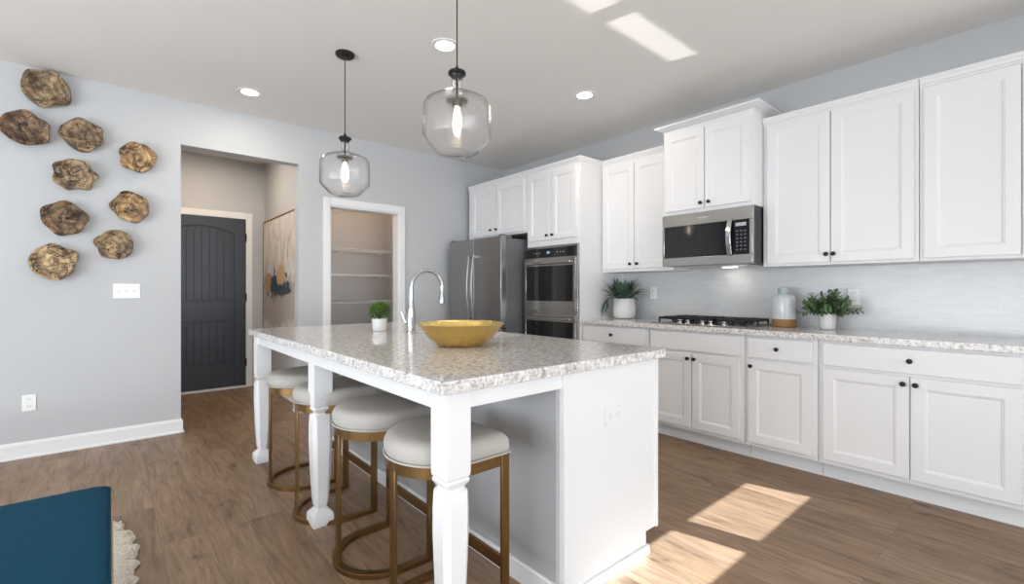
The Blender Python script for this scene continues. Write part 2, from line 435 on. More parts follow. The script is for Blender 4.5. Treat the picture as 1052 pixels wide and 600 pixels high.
def wall_cab(label, xf, y0, y1, z0, z1, doors, knobs, crown_z=None, ch=.055, out=.018, ret=(False, False), dz=(.03, .03), group='white wall cabinets'):
    """xf: door front plane; doors: [(ya,yb)] ; knobs: [(y,z)] per door"""
    org = Vector((xf, (y0+y1)/2, z0)); t = thing('wall_cabinet', label, 'cabinet', org, 0, group)
    b = MB(org); b.box(xf+.02, XR-.001, y0, y1, z0, z1); b.build('body', M['white'], t, .0015)
    for (ya, yb), kn in zip(doors, knobs):
        d = MB(org).door(xf, ya, yb, z0+dz[0], z1-dz[1]).build('door', M['white'], t)
        if kn: knob(xf, kn[0], kn[1], d, org)
    b = MB(org); crown(b, xf+.016, y0, y1, z1-.003, ch, out, ret[0], ret[1], XR-.001); b.build('crown_molding', M['white'], t)
    return t
# right hand run
wall_cab('white wall cabinet at the far right edge, cut off by the frame', 3.63, -.33, .509, 1.358, 2.392, [(.101, .489), (-.29, .095)], [None, None], dz=(.018, .012))
wall_cab('white wide two-door wall cabinet just right of the microwave, over the ceramic canister', 3.63, .512, 1.385, 1.358, 2.392, [(.962, 1.353), (.532, .956)], [(.981, 1.428), (.938, 1.428)], dz=(.018, .012))
wall_cab('raised white two-door wall cabinet with flared crown directly above the microwave', 3.475, 1.388, 2.108, 1.80, 2.485, [(1.752, 2.087), (1.408, 1.745)], [(1.775, 1.865), (1.71, 1.865)], ch=.05, out=.055, ret=(True, True), dz=(.028, .03))
wall_cab('tall white two-door wall cabinet left of the microwave, above the trailing plant', 3.63, 2.111, 2.872, 1.358, 2.392, [(2.495, 2.85), (2.14, 2.489)], [(2.53, 1.428), (2.455, 1.428)], dz=(.03, .03))
wall_cab('short white two-door cabinet over the refrigerator', 3.31, 3.605, 4.655, 1.795, 2.392, [(4.115, 4.575), (3.64, 4.108)], [(4.20, 1.875), (4.095, 1.875)], dz=(.022, .025))

# tall oven cabinet
org = Vector((3.31, 3.24, 0)); oc = thing('oven_cabinet', 'tall white floor-to-top cabinet housing the double wall oven', 'cabinet', org)
b = MB(org)
b.box(3.33, XR-.001, 2.875, 2.895, 0, 2.392); b.box(3.33, XR-.001, 3.583, 3.603, 0, 2.392); b.box(3.33, XR-.001, 2.895, 3.583, 1.632, 2.392)
b.box(3.33, XR-.001, 2.895, 3.583, .11, .36); b.box(3.42, XR-.001, 2.895, 3.583, 0, .11); b.box(3.90, XR-.001, 2.895, 3.583, .36, 1.632)
b.build('body', M['white'], oc, .0015)
for ya, yb, ky in ((3.245, 3.575, 3.29), (2.91, 3.238, 3.215)):
    d = MB(org).door(3.31, ya, yb, 1.69, 2.37).build('door', M['white'], oc); knob(3.31, ky, 1.735, d, org)
d = MB(org).door(3.31, 2.91, 3.575, .13, .345).build('drawer', M['white'], oc); knob(3.31, 3.24, .24, d, org)
b = MB(org); crown(b, 3.326, 2.875, 3.603, 2.389, .055, .018, True, False, XR-.001); b.build('crown_molding', M['white'], oc)

# double wall oven
org = Vector((3.29, 3.24, .365)); ov = thing('double_wall_oven', 'stainless steel double wall oven with black glass doors built into the tall white cabinet', 'oven', org)
MB(org).box(3.318, 3.88, 2.90, 3.578, .367, 1.62).build('oven_body', M['blackp'], ov)
MB(org).box(3.300, 3.328, 2.883, 3.595, .367, 1.625).build('front_frame', M['steel'], ov, .002)
cp = MB(org).box(3.286, 3.302, 2.905, 3.578, 1.512, 1.605).build('control_panel', M['black_glass'], ov, .002)
MB(org).box(3.2845, 3.287, 3.235, 3.275, 1.55, 1.570).build('display', M['display'], cp)
for y in (3.05, 3.09, 3.13, 3.37, 3.41, 3.45): MB(org).lathe([(.006, 0), (.006, -.0015)], (3.286, y, 1.558), 12, 'X').build('button', M['print'], cp)
for z0, z1 in ((.985, 1.500), (.385, .955)):
    d = MB(org); X0 = 3.272
    d.box(X0, 3.300, 2.89, 3.59, z1-.075, z1); d.box(X0, 3.300, 2.89, 3.59, z0, z0+.095)
    d.box(X0, 3.300, 2.89, 2.918, z0+.095, z1-.075); d.box(X0, 3.300, 3.562, 3.59, z0+.095, z1-.075)
    d = d.build('oven_door', M['steel'], ov, .002)
    MB(org).box(X0+.004, X0+.014, 2.917, 3.563, z0+.094, z1-.074).build('glass', M['black_glass'], d)
    hb = MB(org); hb.box(3.228, 3.246, 2.92, 3.56, z1-.056, z1-.032)
    hb.box(3.243, 3.274, 2.93, 2.95, z1-.054, z1-.034); hb.box(3.243, 3.274, 3.53, 3.55, z1-.054, z1-.034)
    hb.build('handle', M['steel'], d, .004)

# refrigerator
org = Vector((3.01, 4.125, 0)); fg = thing('refrigerator', 'dark stainless steel french-door refrigerator in the corner beside the wall ovens', 'refrigerator', org)
MB(org).box(3.085, 3.86, 3.66, 4.60, .03, 1.725).build('body', M['fridge_side'], fg, .006)
for ya, yb, hy in ((4.128, 4.60, 4.165), (3.655, 4.122, 4.085)):
    d = MB(org).box(3.01, 3.08, ya, yb, .80, 1.745).build('door', M['steel_dark'], fg, .006, seg=3)
    pth = []
    for i in range(17):
        t = i/16; pth.append((2.975-.03*math.sin(PI*t), hy, .86+.70*t))
    hb = MB(org).tube(pth, .012, 10); hb.box(2.972, 3.012, hy-.01, hy+.01, .862, .885); hb.box(2.972, 3.012, hy-.01, hy+.01, 1.535, 1.558)
    hb.build('handle', M['steel'], d, smooth=True)
for za, zb in ((.44, .79), (.06, .43)):
    d = MB(org).box(3.01, 3.08, 3.655, 4.60, za, zb).build('freezer_drawer', M['steel_dark'], fg, .006)
    hb = MB(org).tube([(2.965, 3.72, zb-.06), (2.955, 4.125, zb-.06), (2.965, 4.53, zb-.06)], .012, 10)
    hb.box(2.965, 3.012, 3.73, 3.75, zb-.07, zb-.05); hb.box(2.965, 3.012, 4.50, 4.52, zb-.07, zb-.05); hb.build('handle', M['steel'], d, smooth=True)
for y in (3.69, 4.57): MB(org).box(3.03, 3.16, y-.03, y+.03, 1.724, 1.762).build('hinge_cover', M['fridge_side'], fg, .004)
for x in (3.14, 3.78):
    for y in (3.72, 4.54): MB(org).lathe([(.025, 0), (.025, .04)], (x, y, 0), 12).build('foot', M['blackp'], fg)

# base cabinets
XD = 3.35
def base_cab(label, y0, y1, drawers, doors):
    org = Vector((XD, (y0+y1)/2, 0)); t = thing('base_cabinet', label, 'cabinet', org, 0, 'white base cabinets')
    b = MB(org); b.box(XD+.02, XR-.001, y0, y1, .108, .874); b.box(3.462, XR-.001, y0, y1, 0, .108)
    b.build('body', M['white'], t, .0015)
    b = MB(org); b.box(3.452, 3.462, y0, y1, .0, .018); b.build('toe_kick_molding', M['trim'], t)
    for (ya, yb, kn) in drawers:
        d = MB(org).box(XD, XD+.019, ya, yb, .722, .858).build('drawer', M['white'], t, .003)
        if kn: knob(XD, kn, .793, d, org)
    for (ya, yb, kn) in doors:
        d = MB(org).door(XD, ya, yb, .137, .703).build('door', M['white'], t)
        if kn: knob(XD, kn, .664, d, org)
base_cab('white base cabinet with one centred drawer knob left of the cooktop, under the trailing plant', 2.165, 2.873, [(2.20, 2.86, 2.53)], [(2.535, 2.86, 2.575), (2.20, 2.529, 2.49)])
base_cab('white two-door base cabinet with a plain knobless false drawer directly under the gas cooktop', 1.40, 2.162, [(1.43, 2.143, None)], [(1.791, 2.143, 1.815), (1.43, 1.784, 1.762)])
base_cab('narrow white base cabinet with a single door and one drawer right of the cooktop', .955, 1.397, [(.984, 1.374, 1.187)], [(.984, 1.374, 1.352)])
base_cab('wide white base cabinet with one long drawer over two doors at the far right', .06, .952, [(.09, .926, .509)], [(.512, .926, .538), (.09, .506, .484)])

# worktop + backsplash
b = MB(); b.box(3.335, XR-.001, .03, 2.874, .8755, .914)
ct = b.build('countertop', M['granite'], None, .004); tag(ct, 'long speckled granite worktop over the white base cabinets along the right wall', 'countertop')
b = MB(); b.box(XR-.009, XR, -.33, 2.874, .914, 1.357); b.box(XR-.009, XR, 1.388, 2.108, 1.357, 1.38)
bs = struct('trim_4', b, M['tile']); tag(bs, 'white subway tile backsplash above the worktop')

# microwave
org = Vector((3.485, 1.75, 1.378)); mw = thing('microwave', 'stainless over-the-range microwave with black glass door hung above the gas cooktop', 'microwave', org)
Y0, Y1 = 1.390, 2.106
MB(org).box(3.50, XR-.012, Y0+.003, Y1-.003, 1.381, 1.795).build('body', M['blackp'], mw, .004)
d = MB(org)
d.box(3.468, 3.502, Y0, Y1, 1.70, 1.795); d.box(3.468, 3.502, Y0, Y1, 1.381, 1.448)
d.box(3.468, 3.502, Y0, 1.412, 1.448, 1.70); d.box(3.468, 3.502, 2.088, Y1, 1.448, 1.70)
d = d.build('door_frame', M['steel'], mw, .003)
MB(org).box(3.472, 3.500, 1.535, 2.089, 1.447, 1.701).build('door_glass', M['black_glass'], mw)
cp = MB(org).box(3.472, 3.500, 1.411, 1.532, 1.447, 1.701).build('control_panel', M['black_glass'], mw)
MB(org).box(3.4705, 3.4725, 1.435, 1.51, 1.655, 1.680).build('display', M['print'], cp)
b = MB(org)
for r in range(6):
    for c_ in range(3): b.box(3.4708, 3.4722, 1.436+c_*.028, 1.450+c_*.028, 1.478+r*.027, 1.489+r*.027)
b.build('keypad', mat('keypad_print', (.10, .11, .13), .4), cp)
pth = [(3.462-.03*math.sin(PI*i/12), 1.548, 1.44+.27*i/12) for i in range(13)]
rings = [[(p[0]-.006, p[1]-.018, p[2]), (p[0]+.006, p[1]-.018, p[2]), (p[0]+.006, p[1]+.018, p[2]), (p[0]-.006, p[1]+.018, p[2])] for p in pth]
MB(org).loft(rings).build('handle', M['chrome'], mw, .004)
MB(org).box(3.466, 3.4685, 1.72, 1.80, 1.745, 1.757).build('badge', M['print'], mw)
MB(org).box(3.52, 3.90, Y0+.05, Y1-.05, 1.3735, 1.382).build('vent_grille', M['steel'], mw)

tl = bpy.data.lights.new('task_light', 'AREA'); tl.shape = 'RECTANGLE'; tl.size = .10; tl.size_y = .05; tl.energy = .22; tl.color = (1, .93, .82)
MB(org).box(3.80, 3.86, 1.66, 1.76, 1.3715, 1.374).build('task_lamp_lens', M['lens'], mw)
to = bpy.data.objects.new('task_light', tl); C.objects.link(to); to.parent = mw; to.location = (.345, -.04, -.010)

# gas cooktop
CX0, CX1, CY0, CY1 = 3.395, 3.905, 1.415, 2.165
org = Vector((3.65, 1.79, .914)); ck = thing('gas_cooktop', 'stainless gas cooktop with black cast-iron grates set on the granite worktop', 'cooktop', org)
MB(org).box(CX0, CX1, CY0, CY1, .9145, .926).build('deck', M['steel'], ck, .004)
for cy in (1.55, 1.79, 2.03):
    g = MB(org); hw = .116; z0, z1 = .948, .966; x0, x1 = 3.475, 3.89
    g.box(x0, x1, cy-hw, cy-hw+.012, z0, z1); g.box(x0, x1, cy+hw-.012, cy+hw, z0, z1)
    for x in (x0, (x0+x1)/2-.006, x1-.012): g.box(x, x+.012, cy-hw, cy+hw, z0, z1)
    for x in (x0+.10, x1-.112): g.box(x, x+.010, cy-hw, cy+hw, z0+.001, z1+.003)
    g.box(x0, x1, cy-.005, cy+.005, z0+.001, z1+.003)
    for x in (x0, x1-.012, (x0+x1)/2):
        for y in (cy-hw, cy+hw-.012): g.box(x, x+.012, y, y+.012, .926, z0+.002)
    g.build('grate', M['black'], ck, .002)
for x, y in ((3.58, 1.55), (3.79, 1.55), (3.68, 1.79), (3.58, 2.03), (3.79, 2.03)):
    MB(org).lathe([(.045, .0115), (.045, .020), (.034, .022), (.034, .030), (.004, .031)], (x, y, .914), 20).build('burner', M['blackp'], ck, smooth=True)
for y in (1.58, 1.68, 1.745, 1.865, 1.93):
    kb = MB(org).lathe([(.024, .0115), (.023, .018), (.019, .020), (.019, .036), (.017, .040), (.003, .0405)], (3.437, y, .914), 20).build('control_knob', M['steel'], ck, smooth=40)
    MB(org).lathe([(.0195, .024), (.0195, .032)], (3.437, y, .914), 20, cap=False).build('grip_band', M['black'], kb)

# ------------------------------------------------------------------ island
org = Vector((1.33, 2.42, 0))
IY0, IY1 = 1.165, 3.685; IX0, IX1 = .736, 1.948
isl = thing('kitchen_island', 'white kitchen island with turned table legs and a grey knee-wall panel', 'island', org)
SX0, SX1, SY0, SY1 = 1.53, 1.87, 2.08, 2.74
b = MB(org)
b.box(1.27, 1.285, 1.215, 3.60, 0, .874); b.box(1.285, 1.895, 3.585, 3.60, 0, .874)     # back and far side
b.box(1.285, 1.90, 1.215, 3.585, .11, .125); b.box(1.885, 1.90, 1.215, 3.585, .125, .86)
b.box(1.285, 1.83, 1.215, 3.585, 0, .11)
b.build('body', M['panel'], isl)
# end panel with toe notch
pp = [(1.283, 0), (1.829, 0), (1.829, .098), (1.918, .098), (1.918, .874), (1.283, .874)]
MB(org).prism([(x, 1.192, z) for x, z in pp], (0, .022, 0)).build('end_panel', M['white'], isl, .002)
for xa, xb, za in ((1.283, 1.30, 0), (1.900, 1.918, .098)): MB(org).box(xa, xb, 1.186, 1.193, za, .874).build('edge_strip', M['white'], isl, .001)
b = MB(org); b.box(1.295, 1.829, 1.180, 1.192, 0, .042); b.box(1.829, 1.840, 1.180, 1.215, 0, .042)
b.build('shoe_molding', M['trim'], isl, .004)
b = MB(org); b.box(1.253, 1.27, 1.20, 3.60, 0, .085); b.build('baseboard', M['trim'], isl, .004)
for ya, yb in ((1.23, 1.80), (1.81, 2.05), (2.06, 2.42), (2.43, 2.79), (2.80, 3.57)):    # working side
    b = MB(org)
    b.door(-1.918, -yb, -ya, .14, .70); 
    for v_ in b.bm.verts: v_.co.x = -(v_.co.x+org.x)-org.x; v_.co.y = -(v_.co.y+org.y)-org.y
    d = b.build('door', M['white'], isl)
    k = MB(org).lathe([(.009, 0), (.005, .004), (.005, .012), (.014, .018), (.012, .026), (.003, .029)], (1.918, yb-.04, .66), 14, 'X'); k.build('knob', M['black'], d, smooth=True)
    MB(org).box(1.899, 1.918, ya, yb, .722, .858).build('drawer_front', M['white'], isl, .003)
AZ = .815
b = MB(org); b.box(.765, .785, 1.24, 3.60, AZ, .874); b.build('side_apron', M['white'], isl, .002)
b = MB(org); b.box(.80, 1.285, 1.200, 1.222, AZ, .874); b.build('end_apron', M['white'], isl, .002)
b = MB(org); b.box(.80, 1.285, 3.56, 3.58, AZ, .874); b.build('end_apron', M['white'], isl, .002)
def octa(cx, cy, z, h, c):
    return [(cx+x, cy+y, z) for x, y in ((h, -h+c), (h, h-c), (h-c, h), (-h+c, h), (-h, h-c), (-h, -h+c), (-h+c, -h), (h-c, -h))]
for cx, cy in ((.814, 1.238), (.810, 2.43), (.802, 3.58)):
    h = .0455
    prof = [(.874, h, .001), (.615, h, .001), (.605, h, .004), (.598, h*.90, .004), (.592, h*.98, .004), (.585, h*.95, .004), (.572, h*.74, .004), (.566, h*.72, .004),
            (.558, h*.90, .006), (.552, h*.92, .008), (.545, h*.97, .012), (.50, h*1.04, .016), (.42, h*1.06, .018), (.25, h*.94, .017), (.13, h*.78, .014), (.105, h*.72, .013),
            (.095, h*.60, .010), (.086, h*.60, .008), (.076, h*.78, .006), (.060, h*1.10, .005), (.048, h*1.16, .005), (.020, h*1.16, .005), (0, h*1.02, .005)]
    MB(org).loft([octa(cx, cy, z, hh, c) for z, hh, c in prof[::-1]]).build('leg', M['white'], isl, .0012)
# granite top with the sink cut-out
b = MB(org)
z0, z1 = .8745, .914
def ring(x0, x1, y0, y1, z): return [b.v((x0, y0, z)), b.v((x1, y0, z)), b.v((x1, y1, z)), b.v((x0, y1, z))]
oT, oB, iT, iB = ring(IX0, IX1, IY0, IY1, z1), ring(IX0, IX1, IY0, IY1, z0), ring(SX0, SX1, SY0, SY1, z1), ring(SX0, SX1, SY0, SY1, z0)
for A_, B_ in ((oT, iT), (oB, iB), (oT, oB), (iT, iB)):
    for i in range(4): b.bm.faces.new((A_[i], A_[(i+1) % 4], B_[(i+1) % 4], B_[i]))
tp = b.build('countertop', M['granite'], isl, .004); tp['label'] = 'speckled granite top'
b = MB(org)
def ring2(i, z): return ring(SX0-.01+i, SX1+.01-i, SY0-.01+i, SY1+.01-i, z)
R_ = [ring2(-.004, .8740), ring2(-.004, .68), ring2(0, .684), ring2(0, .8745)]
R_ = [ring2(0, .8742), ring2(.012, .70), ring2(.03, .685)]
for A_, B_ in zip(R_, R_[1:]):
    for i in range(4): b.bm.faces.new((A_[i], A_[(i+1) % 4], B_[(i+1) % 4], B_[i]))
b.bm.faces.new(R_[-1])
sk = b.build('sink', M['steel'], isl); m_ = sk.modifiers.new('s', 'SOLIDIFY'); m_.thickness = .003
def outlet(label, org, axis, kind='outlet', w_=.072, h_=.115, parent=None, flat=False):
    pm = M['white'] if flat else M['plastic']; sm_ = M['print'] if flat else M['slot']
    """axis: direction the plate faces: '-y' or '-x'"""
    t = thing('light_switch' if kind == 'switch' else 'electrical_outlet', label, 'light switch' if kind == 'switch' else 'outlet', org) if parent is None else parent
    rz = 0 if axis == '-y' else -PI/2
    t.rotation_euler = (0, PI/2 if flat else 0, rz)
    MB().box(-w_/2, w_/2, -.006, 0, -h_/2, h_/2).build('cover_plate', pm, t, .002)
    if kind == 'switch':
        for i in range(3):
            x = (-1+i)*.046
            MB().box(x-.016, x+.016, -.0085, -.005, -.033, .033).build('rocker', M['plastic'], t, .0015)
            MB().box(x-.003, x+.003, -.0095, -.008, -.006, .006).build('indicator', M['print'], t)
    else:
        for z in (-.026, .026):
            r = MB().box(-.017, .017, -.008, -.005, z-.015, z+.015).build('receptacle', pm, t, .003)
            s = MB(); s.box(-.008, -.0055, -.0086, -.0078, z-.003, z+.007); s.box(.0055, .008, -.0086, -.0078, z-.003, z+.007); s.box(-.002, .002, -.0086, -.0078, z-.010, z-.006); s.build('slots', sm_, r)
    return t
outlet('white power outlet on the white end panel of the island', (1.585, 1.1915, .667), '-y', flat=True)
outlet('white triple rocker light switch on the grey wall below the wooden discs', (.10, YB-.0005, 1.18), '-y', 'switch', .165, .115)
outlet('white power outlet low on the grey wall near the left edge', (-.435, YB-.0005, .386), '-y')
outlet('white power outlet on the tile backsplash right of the small leafy plant', (XR-.0095, .905, 1.14), '-x')
outlet('white power outlet on the tile backsplash between the trailing plant and the cooktop', (XR-.0095, 2.50, 1.16), '-x')

# faucet
org = Vector((1.45, 2.66, .914)); fa = thing('kitchen_faucet', 'chrome gooseneck pull-down kitchen faucet standing on the island granite', 'faucet', org)
MB(org).lathe([(.031, .0005), (.031, .008), (.026, .014), (.026, .09), (.026, .12), (.019, .17), (.0145, .20), (.0142, .21)], org, 24).build('base', M['chrome'], fa, smooth=True)
R0 = .115; zc = .914+.285; P_ = [(1.45, 2.66, 1.10), (1.45, 2.66, 1.15)]
for i in range(0, 19):
    a = PI-(PI*1.04)*i/18; P_.append((1.45+R0+R0*math.cos(a), 2.66, zc+R0*math.sin(a)))
MB(org).tube(P_, .0138, 14).build('neck', M['chrome'], fa, smooth=True)
e = Vector(P_[-1]); dd = (Vector(P_[-1])-Vector(P_[-2])).normalized()
MB(org).tube([e, e+dd*.02, e+dd*.03, e+dd*.085, e+dd*.09], [.0145, .0155, .018, .021, .018], 16).build('spray_head', M['chrome'], fa, smooth=True)
hn = MB(org); hn.tube([(1.45, 2.66, .965), (1.448, 2.70, .965), (1.447, 2.715, .965)], [.019, .019, .015], 14)
hn.tube([(1.447, 2.708, .965), (1.43, 2.725, 1.01), (1.42, 2.735, 1.05)], [.007, .006, .005], 10)
hn.build('lever_handle', M['chrome'], fa, smooth=True)

# gold bowl
org = Vector((1.31, 1.90, .914)); bw = thing('decorative_bowl', 'wide hammered gold metal bowl with scalloped rim on the island granite', 'bowl', org)
def fl(a, h): return 1+.018*math.cos(16*a)*min(1, h/.08)+.006*math.sin(5*a)
pr = [(.02, .0015), (.10, .001), (.115, .006), (.150, .035), (.178, .070), (.197, .098), (.208, .108), (.205, .112), (.196, .106), (.172, .072), (.145, .040), (.110, .012), (.05, .008), (.004, .0075)]
MB(org).lathe(pr, org, 96, fn=fl).build('bowl_shell', M['gold'], bw, smooth=50)

# ------------------------------------------------------------------ stools
def dshape(r, x_end, n=24, off=0):
    """D outline: half circle (facing -x) then straight sides to x_end; centre (0,0)"""
    pts = []
    for i in range(n+1):
        a = PI/2+PI*i/n; pts.append((r*math.cos(a), r*math.sin(a)))
    return [(x_end, r)]+pts+[(x_end, -r)]
def make_stool():
    t = thing('bar_stool', '', 'stool', (0, 0, 0), 0, 'bar stools along the island')
    r, xe = .198, .135
    # cushion
    rings = []
    for z, s_ in ((.602, .96), (.606, 1.0), (.625, 1.035), (.648, 1.035), (.664, 1.0), (.674, .93), (.679, .80), (.681, .5), (.682, .12)):
        ring_ = []
        for (x, y) in dshape(.205, .142, 24)[:]:
            ring_.append(((x-0.0)*s_ - 0*(1-s_), y*s_, z))
        rings.append(ring_)
    cu = MB().loft(rings).build('seat', M['linen'], t, .008, smooth=60, seg=3)
    MB().tube([(x*1.037, y*1.037, .608) for x, y in dshape(.205, .142, 24)], .0035, 8).build('piping', M['linen'], cu, smooth=True)
    pth = [(x, y) for x, y in dshape(r, xe, 24)]
    b = MB().band(pth, .010, .562, .601); b.box(xe-.008, xe+.002, -r, r, .562, .601); b.build('seat_frame', M['brass'], t, .001)
    b = MB().band([(x*.99, y*.99) for x, y in pth], .034, 0.001, .022); b.build('floor_ring', M['brass'], t, .001)
    MB().box(-r-.006, -r+.006, -.017, .017, .02, .57).build('leg', M['brass'], t, .001)
    for s_ in (-1, 1):
        MB().box(xe-.018, xe+.016, s_*r-.006, s_*r+.006, 0, .601).build('leg', M['brass'], t, .001)
    MB().box(xe-.006, xe+.006, -r, r, .185, .228).build('footrest', M['brass'], t, .001)
    return t
def dup(root, loc, rotz, label=None, group=None):
    r = root.copy(); C.objects.link(r); r.location = loc; r.rotation_euler = (0, 0, rotz)
    if label: r['label'] = label
    if group: r['group'] = group
    for ch in list(root.children):
        c = ch.copy(); C.objects.link(c); c.parent = r
        for g in ch.children:
            d = g.copy(); C.objects.link(d); d.parent = c
    return r
st = make_stool()
LB = ['nearest brass bar stool with cream linen seat, beside the nearest island leg',
      'brass stool with cream seat, second nearest, between middle and front island legs',
      'brass stool with cream seat, third nearest, just behind the middle island leg',
      'farthest brass bar stool with cream linen seat, next to the far island leg']
for i, (x, y) in enumerate(((.935, 1.475), (.935, 1.985), (.935, 2.565), (.935, 3.10))):
    o = st if i == 0 else dup(st, (x, y, 0), 0)
    o.location = (x, y, 0); o['label'] = LB[i]

# ------------------------------------------------------------------ pendants and downlights
def pendant(x, y, label):
    org = Vector((x, y, CE)); t = thing('pendant_light', label, 'pendant light', org, 0, 'glass pendants over the island')
    Z = 1.812
    MB(org).lathe([(.062, 0), (.062, -.012), (.055, -.020), (.012, -.024), (.008, -.04)], org, 28).build('canopy', M['black'], t, smooth=True)
    MB(org).tube([(x, y, CE-.03), (x, y, 2.24)], .0032, 8).build('cord', M['black'], t, smooth=True)
    MB(org).lathe([(.005, 2.240), (.010, 2.228), (.016, 2.216), (.040, 2.212), (.042, 2.200), (.034, 2.196), (.027, 2.182), (.024, 2.182), (.010, 2.181)], (x, y, 0), 28).build('cap', M['black'], t, smooth=30)
    MB(org).lathe([(.0055, 2.19), (.0055, 2.080)], (x, y, 0), 10).build('rod', M['black'], t, smooth=True)
    MB(org).lathe([(.012, 2.092), (.050, 2.085), (.054, 2.077), (.022, 2.072), (.018, 2.040), (.012, 2.038)], (x, y, 0), 24).build('socket', M['socket'], t, smooth=30)
    out = [(.026, 2.189), (.026, 2.128), (.030, 2.117), (.060, 2.106), (.122, 2.084), (.150, 2.066), (.160, 2.042), (.162, 1.908), (.157, 1.893), (.103, 1.836), (.092, 1.828), (.075, 1.822), (.004, 1.820)]
    inn = [(max(r-.0024, .003), z-(.0024 if z > 2.05 and r > .035 else 0)+(.0024 if z < 1.84 else 0)) for r, z in out][::-1]
    MB(org).lathe(out+inn, (x, y, 0), 64, cap=False, closed=True).build('glass_shade', M['glass'], t, smooth=50)
    MB(org).lathe([(.011, 2.038), (.012, 2.02), (.017, 1.995), (.018, 1.955), (.014, 1.928), (.002, 1.918)], (x, y, 0), 20).build('bulb', M['bulb_glass'], t, smooth=True)
    return t
pendant(1.195, 3.10, 'smaller-looking clear glass pendant in front of the pantry, showing its black ceiling canopy')
pendant(1.235, 1.825, 'clear glass jar pendant over the near half of the island, nearest the viewer')
def can(x, y, label, e=5.5, col=(1, .90, .78)):
    org = Vector((x, y, CE)); t = thing('recessed_downlight', label, 'ceiling light', org, 0, 'recessed ceiling lights')
    MB(org).lathe([(.062, .0), (.062, -.004), (.088, -.006), (.092, -.002), (.092, 0)], org, 32, cap=False).build('trim_ring', M['trim'], t, smooth=True)
    MB(org).lathe([(.064, -.001), (.064, -.003), (.002, -.0035)], org, 32).build('lens', M['lens'], t)
    l = bpy.data.lights.new('downlight', 'AREA'); l.shape = 'DISK'; l.size = .11; l.energy = e; l.color = col
    lo = bpy.data.objects.new('downlight', l); C.objects.link(lo); lo.parent = t; lo.location = (0, 0, -.006)
can(.85, 4.20, 'round recessed ceiling light nearest the wall of wooden discs')
can(1.645, 2.57, 'round recessed ceiling light just behind the near glass pendant')
can(2.925, 2.48, 'round recessed ceiling light closest to the white wall cabinets')
can(.75, 5.65, 'round recessed light inside the entry hall ceiling', 15, (1, .80, .62))
can(2.2, 5.35, 'unseen recessed light added in the pantry ceiling to warm its walls', 6.5, (1, .66, .42))  # unseen lamp added to give the pantry its warm tone

# ------------------------------------------------------------------ pantry shelves
LS = {1.055: 'lowest', 1.384: 'middle', 1.69: 'highest'}
for z in (1.055, 1.384, 1.69):
    org = Vector((2.22, 5.7, z)); t = thing('pantry_shelf', LS[z]+' of the three white wire shelves in the pantry', 'shelf', org, 0, 'wire shelves in the pantry')
    b = MB(org)
    for i in range(41): 
        x = 1.62+i*.0305; b.box(x-.0015, x+.0015, 5.50, 5.898, z-.003, z)
    for y, zz in ((5.50, z-.005), (5.70, z-.005), (5.89, z-.005)): b.box(1.605, 2.845, y-.003, y+.003, zz-.003, zz+.003)
    b.build('wire_deck', M['plastic'], t)
    MB(org).box(1.605, 2.845, 5.494, 5.500, z-.028, z-.020).build('front_rod', M['plastic'], t)
    for x in (1.70, 2.22, 2.75): MB(org).box(x-.01, x+.01, 5.888, 5.899, z-.03, z-.002).build('wall_clip', M['plastic'], t)

